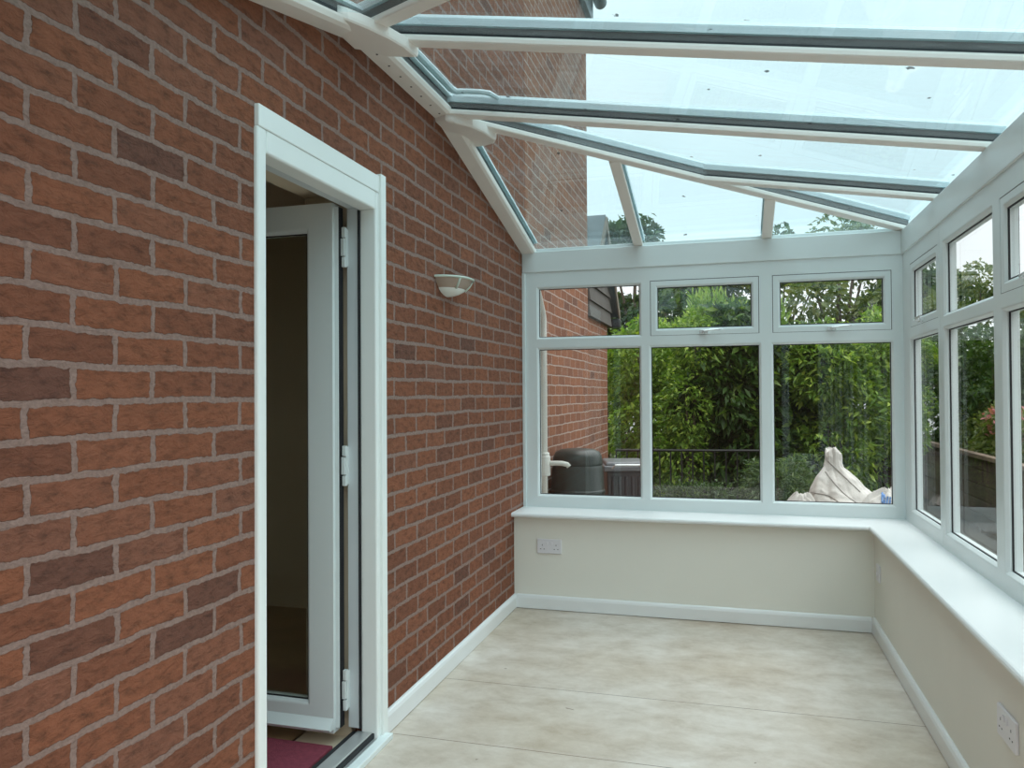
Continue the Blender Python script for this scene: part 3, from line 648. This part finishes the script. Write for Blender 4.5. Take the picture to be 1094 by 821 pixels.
# sacks of rubble
def noise2(a, b): return math.sin(a*3.1+b*1.7)+.5*math.sin(a*7.3-b*4.1+1.3)+.3*math.sin(a*13.7+b*9.2+.4)
def heap(name, cx, cy, prof, label, ell=(1,1), lean=(0,0), folds=9, fa=.07, seed=0, parent=None):
    n, m_ = 72, MB(); rings = []
    ztop = prof[-1][1]; zb_ = prof[0][1]
    for k in range(len(prof)-1):
        for q in range(4):
            t = q/4; r = prof[k][0]*(1-t)+prof[k+1][0]*t; z = prof[k][1]*(1-t)+prof[k+1][1]*t
            h = (z-zb_)/(ztop-zb_); ring = []
            for i in range(n):
                a = 2*PI*i/n
                f_ = 1 + fa*(math.sin(folds*a+seed+2.2*h)*(.4+.8*h) + .5*noise2(a*1.0+seed, h*6))
                x = r*ell[0]*math.cos(a)*f_; y = r*ell[1]*math.sin(a)*f_
                ring.append((cx+x+lean[0]*h*h, cy+y+lean[1]*h*h, z + .02*noise2(a*2+seed, h*4)*(1-.3*h)))
            rings.append(ring)
    rings.append([(cx+lean[0]+prof[-1][0]*ell[0]*math.cos(2*PI*i/n), cy+lean[1]+prof[-1][0]*ell[1]*math.sin(2*PI*i/n), ztop+.025*math.sin(i*1.3+seed)) for i in range(n)])
    m_.loft(rings); o = m_.build(name, M['sack'], smooth=True); return tag(o, label, 'sack', 'woven sacks heaped outside the end window')
def surf_strip(name, sack, cx, cy, a_list, prof, ell, lean, parent_mat, wd=.018, seed=0, fa=.07, folds=9):
    pass
def pile(name, prof, cy, label, depth=.8, seed=0, amp=.05):
    """slumped sack lofted between a left and a right outline; prof: (z, x_left, x_right)"""
    n, rings = 128, []
    rr = random.Random(seed); ph = [(rr.randint(2,5), rr.uniform(0,6.3), rr.uniform(.5,.9)) for _ in range(3)] + [(rr.randint(6,11), rr.uniform(0,6.3), rr.uniform(.35,.7)) for _ in range(3)] + [(rr.randint(14,22), rr.uniform(0,6.3), rr.uniform(.15,.3)) for _ in range(2)]
    for k in range(len(prof)-1):
        for q in range(9):
            t = q/9; z, a, b = [prof[k][i]*(1-t)+prof[k+1][i]*t for i in range(3)]
            cx, hw_ = (a+b)/2, (b-a)/2; ring = []
            for i in range(n):
                th_ = 2*PI*i/n
                f_ = 1 + amp*sum(w_*abs(math.sin(m_*th_*.5+p_+z*3.0*((j_%3)-1)))**.7 - w_*.6 for j_, (m_,p_,w_) in enumerate(ph))*abs(math.sin(th_))**.6
                pn = Vector((math.cos(th_)*hw_*9, math.sin(th_)*hw_*9+seed, z*11))
                f_ += (.05*(1-abs(noise.noise(pn))*3) + .035*noise.noise(pn*2.7))*min(1, .12/max(hw_,.05)+.35)
                ring.append((cx+hw_*math.cos(th_)*(1+.45*(f_-1)), cy+hw_*depth*math.sin(th_)*f_, z+.018*math.sin(3*th_+seed+z*9)+.010*math.sin(8*th_+z*15)))
            rings.append(ring)
    z, a, b = prof[-1]
    rings.append([((a+b)/2+(b-a)/2*math.cos(2*PI*i/n), cy+(b-a)/2*depth*math.sin(2*PI*i/n), z+.02*math.sin(2*PI*i/n*2+seed)) for i in range(n)])
    m_ = MB().loft(rings); o = m_.build(name, M['sack'], smooth=True)
    return tag(o, label, 'sack', 'woven sacks heaped outside the end window')
s1 = pile('rubble_sack', [(GZ,1.55,2.62),(0.205,1.70,2.50),(0.355,1.80,2.40),(0.475,1.83,2.345),(0.545,1.86,2.25),(0.625,1.90,2.19),(0.705,1.955,2.105),(0.765,1.968,2.09),(0.815,1.966,2.092),(0.850,1.975,2.06)], 6.45, 'tall white woven sack gathered to a peak in the heap outside', .7, 4, .14)
s2 = pile('rubble_sack', [(GZ,1.45,1.98),(0.255,1.52,1.94),(0.385,1.60,1.90),(0.475,1.66,1.86),(0.520,1.70,1.83),(0.535,1.73,1.80)], 6.12, 'low slumped white sack left of the tall peaked one', .6, 9, .10)
s3 = pile('rubble_sack', [(GZ,1.95,2.80),(0.255,2.03,2.72),(0.375,2.10,2.62),(0.465,2.16,2.52),(0.535,2.22,2.44),(0.580,2.30,2.40),(0.590,2.33,2.37)], 6.08, 'rumpled white sack with blue print at the right of the heap', .55, 13, .09)
def surface_line(sack, pts, wd, mat, name, off=.012):
    """a thin band on the sack, blue print and painted crease shade alike: snapped to its surface"""
    me = sack.data; import mathutils
    bvh = mathutils.bvhtree.BVHTree.FromPolygons([v.co.copy() for v in me.vertices], [tuple(p.vertices) for p in me.polygons])
    P_ = []
    for q in pts:
        loc, nor, *_ = bvh.ray_cast(Vector((q[0], 3.5, q[1])), Vector((0,1,0)))
        if loc is None: continue
        P_.append(loc + Vector((0,-.004,0)))
    if len(P_) < 2: return
    m_ = MB(); m_.tube(P_, wd, 6); m_.build(name, mat, sack)
def lerp_pts(a, b, n=14, bow=0): return [(a[0]+(b[0]-a[0])*i/n + bow*math.sin(PI*i/n)*.3, a[1]+(b[1]-a[1])*i/n + bow*math.sin(PI*i/n)) for i in range(n+1)]
surface_line(s1, lerp_pts((1.985,0.765),(2.20,0.545)), .0045, M['sack_line'], 'surface_line')  # crease shade drawn on as grey lines
surface_line(s1, lerp_pts((1.965,0.685),(2.17,0.465),14,-.02), .0045, M['sack_line'], 'surface_line')
surface_line(s1, lerp_pts((1.86,0.525),(2.08,0.435),14,.03), .0045, M['sack_line'], 'surface_line')
surface_line(s1, lerp_pts((1.85,0.475),(2.02,0.385),10,.02), .0045, M['sack_line'], 'surface_line')
surface_line(s1, lerp_pts((1.90,0.435),(1.99,0.365),10,.02), .005, M['sack_line'], 'surface_line')
for k in range(8): surface_line(s3, lerp_pts((2.300+k*.016,.455),(2.318+k*.016,.562-k*.006),10), .0058, M['sack_print'], 'blue_print')
surface_line(s3, lerp_pts((2.286,.455),(2.308,.572),8), .008, M['sack_print'], 'blue_print')

# ------------------------------------------------------------------ foliage
rng = np.random.default_rng(11)
def leaves_mesh(name, blobs, L, W_, mat, parent, droop=.3, upright=0.0, shell=.55):
    P_, OUT = [], []
    for cx, cy, cz, rx, ry, rz, n in blobs:
        d_ = rng.normal(size=(n,3)); d_ /= np.linalg.norm(d_, axis=1)[:,None]
        rad = (rng.random(n)**(1/3))*(1-shell) + shell*(1-.35*rng.random(n)**2)
        lump = 1 + .16*np.sin(5*d_[:,0]+cx*3)*np.sin(6*d_[:,2]+cz*5) + .10*np.sin(11*d_[:,1]+7*d_[:,2]+cy)
        p_ = d_*(rad*lump)[:,None]*np.array([rx,ry,rz]) + np.array([cx,cy,cz])
        P_.append(p_); OUT.append(d_)
    P_ = np.concatenate(P_); OUT = np.concatenate(OUT)
    keep = P_[:,2] > GZ+.02
    P_, OUT = P_[keep], OUT[keep]; n = len(P_)
    ax = OUT + rng.normal(size=(n,3))*.75; ax[:,2] += upright*2.2 - droop
    ax /= np.linalg.norm(ax, axis=1)[:,None]
    up = np.array([0,0,1.0]) + rng.normal(size=(n,3))*.55
    sd = np.cross(ax, up); sd /= np.linalg.norm(sd, axis=1)[:,None]+1e-9
    nm = np.cross(sd, ax)
    s_ = (.65+.7*rng.random(n))[:,None]
    a_ = P_ - ax*L*.5*s_; b_ = P_ + ax*L*.5*s_ - nm*L*.10*s_
    c1 = P_ + sd*W_*.5*s_ + nm*W_*.18*s_; c2 = P_ - sd*W_*.5*s_ + nm*W_*.18*s_
    V_ = np.stack([a_, c1, b_, c2], 1).reshape(-1,3)
    base = np.arange(n)*4
    F_ = np.stack([base, base+1, base+2, base, base+2, base+3], 1).reshape(-1)
    me = bpy.data.meshes.new(name); me.vertices.add(len(V_)); me.vertices.foreach_set('co', V_.astype(np.float32).ravel())
    me.loops.add(len(F_)); me.loops.foreach_set('vertex_index', F_.astype(np.int32))
    me.polygons.add(2*n); me.polygons.foreach_set('loop_start', np.arange(0, 6*n, 3, dtype=np.int32)); me.polygons.foreach_set('loop_total', np.full(2*n, 3, np.int32))
    me.update(calc_edges=True); me.materials.append(mat)
    o = bpy.data.objects.new(name, me); C.objects.link(o); o.parent = parent; o.matrix_parent_inverse = wm(parent).inverted()
    return o
def stems(parent, base, tips, r0=.04):
    m_ = MB(); bx_, by_, bz_ = base
    for t in tips:
        mid = Vector(((bx_+t[0])/2 + .05*random.uniform(-1,1), (by_+t[1])/2+.05*random.uniform(-1,1), (bz_+t[2])/2))
        m_.tube([base, mid, t], [r0, r0*.7, r0*.25], 6)
    m_.build('stem', M['bark'], parent)
def plant(name, label, cat, base, blobs, L, W_, mat, group=None, droop=.3, upright=0, shell=.55, r0=.03):
    root = empty(name, base, label, cat, group)
    leaves_mesh('foliage', blobs, L, W_, M[mat], root, droop, upright, shell)
    stems(root, base, [(b_[0], b_[1], b_[2]+b_[5]*.4) for b_ in blobs], r0)
    return root
SH = 'shrubs beyond the end window'
TR = 'trees beyond the garden'
# left: bright shrub by the outbuilding
plant('bright_shrub', 'bright green leafy shrub next to the outbuilding in the left panel', 'shrub', (.35,9.6,GZ), [(.30,9.5,.9,.55,.5,.75,2600),(.15,9.6,1.65,.5,.5,.55,2200),(.45,9.4,.2,.45,.45,.4,1000)], .085, .042, 'leaf_bright', SH, .25)
plant('golden_shrub', 'pale yellow green shrub under the boarded gable', 'shrub', (.30,10.6,GZ), [(.28,10.6,1.5,.6,.5,.75,3200),(.20,10.5,1.9,.5,.4,.35,1600),(.6,10.6,.7,.6,.5,.7,1400)], .075, .036, 'leaf_yellow', SH, .1)
plant('bright_shrub', 'bright green shrub at the left side of the middle panel', 'shrub', (.80,9.0,GZ), [(.78,8.95,1.15,.34,.34,.60,1900),(.72,8.9,.55,.32,.32,.5,1200),(.88,9.0,1.85,.32,.32,.38,1300)], .066, .030, 'leaf_bright', SH, .35)
# dark laurel mass
plant('laurel_bush', 'big dark laurel bush filling the middle panel', 'shrub', (1.30,9.3,GZ), [(1.25,9.3,1.35,.62,.55,.75,3600),(1.55,9.2,.55,.55,.5,.75,1800),(1.05,9.4,.75,.42,.42,.8,2000),(1.35,9.3,2.0,.45,.4,.35,1600)], .15, .052, 'leaf_laurel', SH, .55)
plant('laurel_bush', 'dark laurel bush between the middle panel and the sacks', 'shrub', (1.95,9.6,GZ), [(1.95,9.6,1.45,.5,.5,.65,2600),(1.85,9.7,.6,.5,.5,.7,1700),(2.1,9.5,1.75,.45,.4,.33,1400)], .14, .05, 'leaf_laurel', SH, .5)
plant('green_shrub', 'mid green leafy shrub rising behind the sacks', 'shrub', (2.35,9.3,GZ), [(2.25,9.2,1.55,.48,.45,.5,3400),(2.55,9.3,1.15,.40,.42,.55,2000),(2.35,9.3,.55,.5,.5,.65,2000)], .095, .034, 'leaf_bright', SH, .3)
plant('tall_shrub', 'leggy tall shrub with thin stems at the right of the end window', 'shrub', (2.95,9.6,GZ), [(2.90,9.6,1.7,.40,.42,.55,2600),(3.05,9.5,1.0,.36,.40,.55,1500),(2.75,9.7,.5,.35,.4,.55,900),(3.15,9.8,1.75,.40,.4,.32,1300)], .085, .028, 'leaf_bright', SH, .25)
plant('conifer_shrub', 'low feathery dark conifer left of the sacks', 'shrub', (1.66,6.95,GZ), [(1.64,6.95,.50,.34,.26,.27,2600),(1.58,6.95,.15,.34,.26,.30,1500)], .06, .012, 'leaf_conifer', SH, .2, r0=.02)
plant('low_shrub', 'low dark shrub at the foot of the middle panel', 'shrub', (.95,7.6,GZ), [(.95,7.6,.22,.45,.32,.26,1800),(.70,7.5,.10,.35,.3,.24,900)], .05, .022, 'leaf_tree', SH, .1, r0=.012)
# spiky upright shrub behind, reaching into the top lights
plant('upright_shrub', 'yellow green upright shrub showing in the middle top opener', 'shrub', (1.3,11.0,GZ), [(1.05,11.0,1.9,.55,.4,.85,3000),(1.55,11.0,1.8,.55,.4,.80,2600),(1.85,11.1,1.7,.22,.3,.70,1000)], .13, .026, 'leaf_yellow', SH, 0, .75)
# background hedge
plant('garden_hedge', 'dark hedge closing the garden behind the shrubs', 'hedge', (1.6,12.4,GZ), [(x_,12.3,.9,.9,.5,1.25,2600) for x_ in (-1.2,0.2,1.5,2.9,4.1)], .14, .06, 'leaf_tree', None, .3)
# trees
def tree(label, x, y, h, r_, n, mat='leaf_tree', L=.16, W_=.08, low=.35):
    root = empty('garden_tree', (x,y,GZ), label, 'tree', TR)
    blobs = []
    rr = random.Random(int(x*100+y*10))
    for k in range(11):
        a = rr.uniform(0, 2*PI); q = rr.uniform(.2,.85)*r_; z = GZ + h*(low + (1-low)*rr.uniform(.1,.88))
        s_ = r_*rr.uniform(.30,.48)*(1.1 if z < h*.8 else .75)
        blobs.append((x+q*math.cos(a), y+q*math.sin(a), z, s_, s_, s_*.8, n//11))
    blobs.append((x,y,GZ+h*.93, r_*.35,r_*.35,h*.09, n//14))
    leaves_mesh('crown', blobs, L, W_, M[mat], root, .2, 0, .35)
    m_ = MB(); m_.tube([(x,y,GZ),(x+.05,y,GZ+h*.3),(x-.04,y,GZ+h*.62),(x,y,GZ+h*.9)], [r_*.06,r_*.045,r_*.03,.008], 8)
    for b_ in blobs[:8]: m_.tube([(x,y,GZ+h*.35),((x+b_[0])/2,(y+b_[1])/2,(GZ+h*.4+b_[2])/2+.1),b_[:3]], [r_*.024,r_*.018,.006], 6)
    m_.build('trunk', M['bark'], root); return root
tree('dark tree rising beside the house corner above the gable', -.45, 14.6, 4.75, 1.5, 7500)
tree('dark tree behind the middle opener', 1.0, 16.2, 4.3, 1.5, 3600, 'leaf_olive')
tree('tall thin topped tree showing through the roof end glass', 2.25, 17.5, 5.0, 1.2, 3000)
tree('open crowned tree behind the right hand opener', 3.2, 15.4, 4.75, 1.6, 3300, 'leaf_olive', .15, .07)
tree('olive green tree showing over the side window transom', 5.0, 13.6, 3.45, 1.25, 6000, 'leaf_olive', .10, .05, .15)
tree('dark tree at the right end of the garden', 4.45, 15.6, 4.0, 1.2, 4200)
tree('round olive tree at the right edge of the side windows', 6.3, 13.2, 3.3, 1.3, 5200, 'leaf_olive', .10, .05, .15)
plant('dark_shrub', 'dark shrub behind the timber fence in the side windows', 'shrub', (4.5,10.6,GZ), [(4.35,10.8,1.35,.55,.6,.75,3000),(4.9,10.4,1.45,.6,.6,.75,3000),(4.3,11.6,.7,.5,.6,.7,1500),(5.3,9.6,1.3,.6,.6,.8,2400)], .10, .05, 'leaf_tree', 'shrubs along the right side', .3)
fb = plant('flowering_shrub', 'shrub with pink flowers above the timber fence', 'shrub', (4.10,9.6,GZ), [(4.12,9.7,.75,.26,.5,.42,1700),(4.18,8.9,.75,.24,.5,.36,1500),(4.16,10.6,.75,.26,.5,.42,1400)], .075, .034, 'leaf_olive', 'shrubs along the right side', .1)
leaves_mesh('blossom', [(4.10,9.5,.95,.20,.35,.20,230),(4.15,8.9,.90,.2,.4,.2,160)], .06, .055, M['flower'], fb, 0, 0, .7)

# ------------------------------------------------------------------ sky, camera
wd = bpy.data.worlds.new('overcast_sky'); sc.world = wd; wd.use_nodes = True; nt = wd.node_tree
for n in list(nt.nodes): nt.nodes.remove(n)
out = N(nt, 'ShaderNodeOutputWorld'); bg = N(nt, 'ShaderNodeBackground')
tc = N(nt, 'ShaderNodeTexCoord'); sx = N(nt, 'ShaderNodeSeparateXYZ'); lk(nt, tc.outputs['Generated'], sx.inputs[0])
r = ramp(nt, [(0.0,(.32,.32,.31)), (.49,(.55,.56,.56)), (.515,(1.02,1.04,1.05)), (.72,(1.04,1.07,1.08)), (.83,(2.1,2.13,2.13)), (1.0,(3.7,3.72,3.68))])
mr = N(nt, 'ShaderNodeMath', operation='MULTIPLY_ADD'); mr.inputs[1].default_value = .5; mr.inputs[2].default_value = .5; lk(nt, sx.outputs['Z'], mr.inputs[0]); lk(nt, mr.outputs[0], r.inputs['Fac'])
nz = N(nt, 'ShaderNodeTexNoise'); nz.inputs['Scale'].default_value = 2.0; nz.inputs['Detail'].default_value = 5; lk(nt, tc.outputs['Generated'], nz.inputs['Vector'])
r2 = ramp(nt, [(.3,(.88,.90,.92)), (.65,(1.04,1.04,1.04))], nz.outputs['Fac'])
mm = N(nt, 'ShaderNodeMix', data_type='RGBA', blend_type='MULTIPLY'); mm.inputs[0].default_value = 1; lk(nt, r.outputs['Color'], mm.inputs[6]); lk(nt, r2.outputs['Color'], mm.inputs[7])
lk(nt, mm.outputs[2], bg.inputs['Color']); bg.inputs['Strength'].default_value = 1.15; lk(nt, bg.outputs[0], out.inputs['Surface'])

cam = bpy.data.cameras.new('camera'); co = bpy.data.objects.new('camera', cam); C.objects.link(co)
cam.sensor_fit = 'HORIZONTAL'; cam.sensor_width = 36; cam.lens = 829.0/1094*36; cam.clip_start = .02; cam.clip_end = 200
R_ = Vector((0.96136907,0.27519426,-0.00613448)); U_ = Vector((0.0095255,-0.01098748,0.99989426)); F_ = Vector((-0.27509776,0.96132585,0.01318438))
m = Matrix.Identity(4)
for i in range(3): m[i][0] = R_[i]; m[i][1] = U_[i]; m[i][2] = -F_[i]
m[0][3], m[1][3], m[2][3] = 1.296, 0.0, 1.55*.835
co.matrix_world = m
sc.camera = co
vs = sc.view_settings; vs.view_transform = 'Standard'; vs.look = 'None'; vs.exposure = .17; vs.gamma = 1; vs.use_curve_mapping = False
sc.cycles.transparent_max_bounces = 32; sc.cycles.max_bounces = 10; sc.cycles.diffuse_bounces = 6; sc.cycles.glossy_bounces = 6
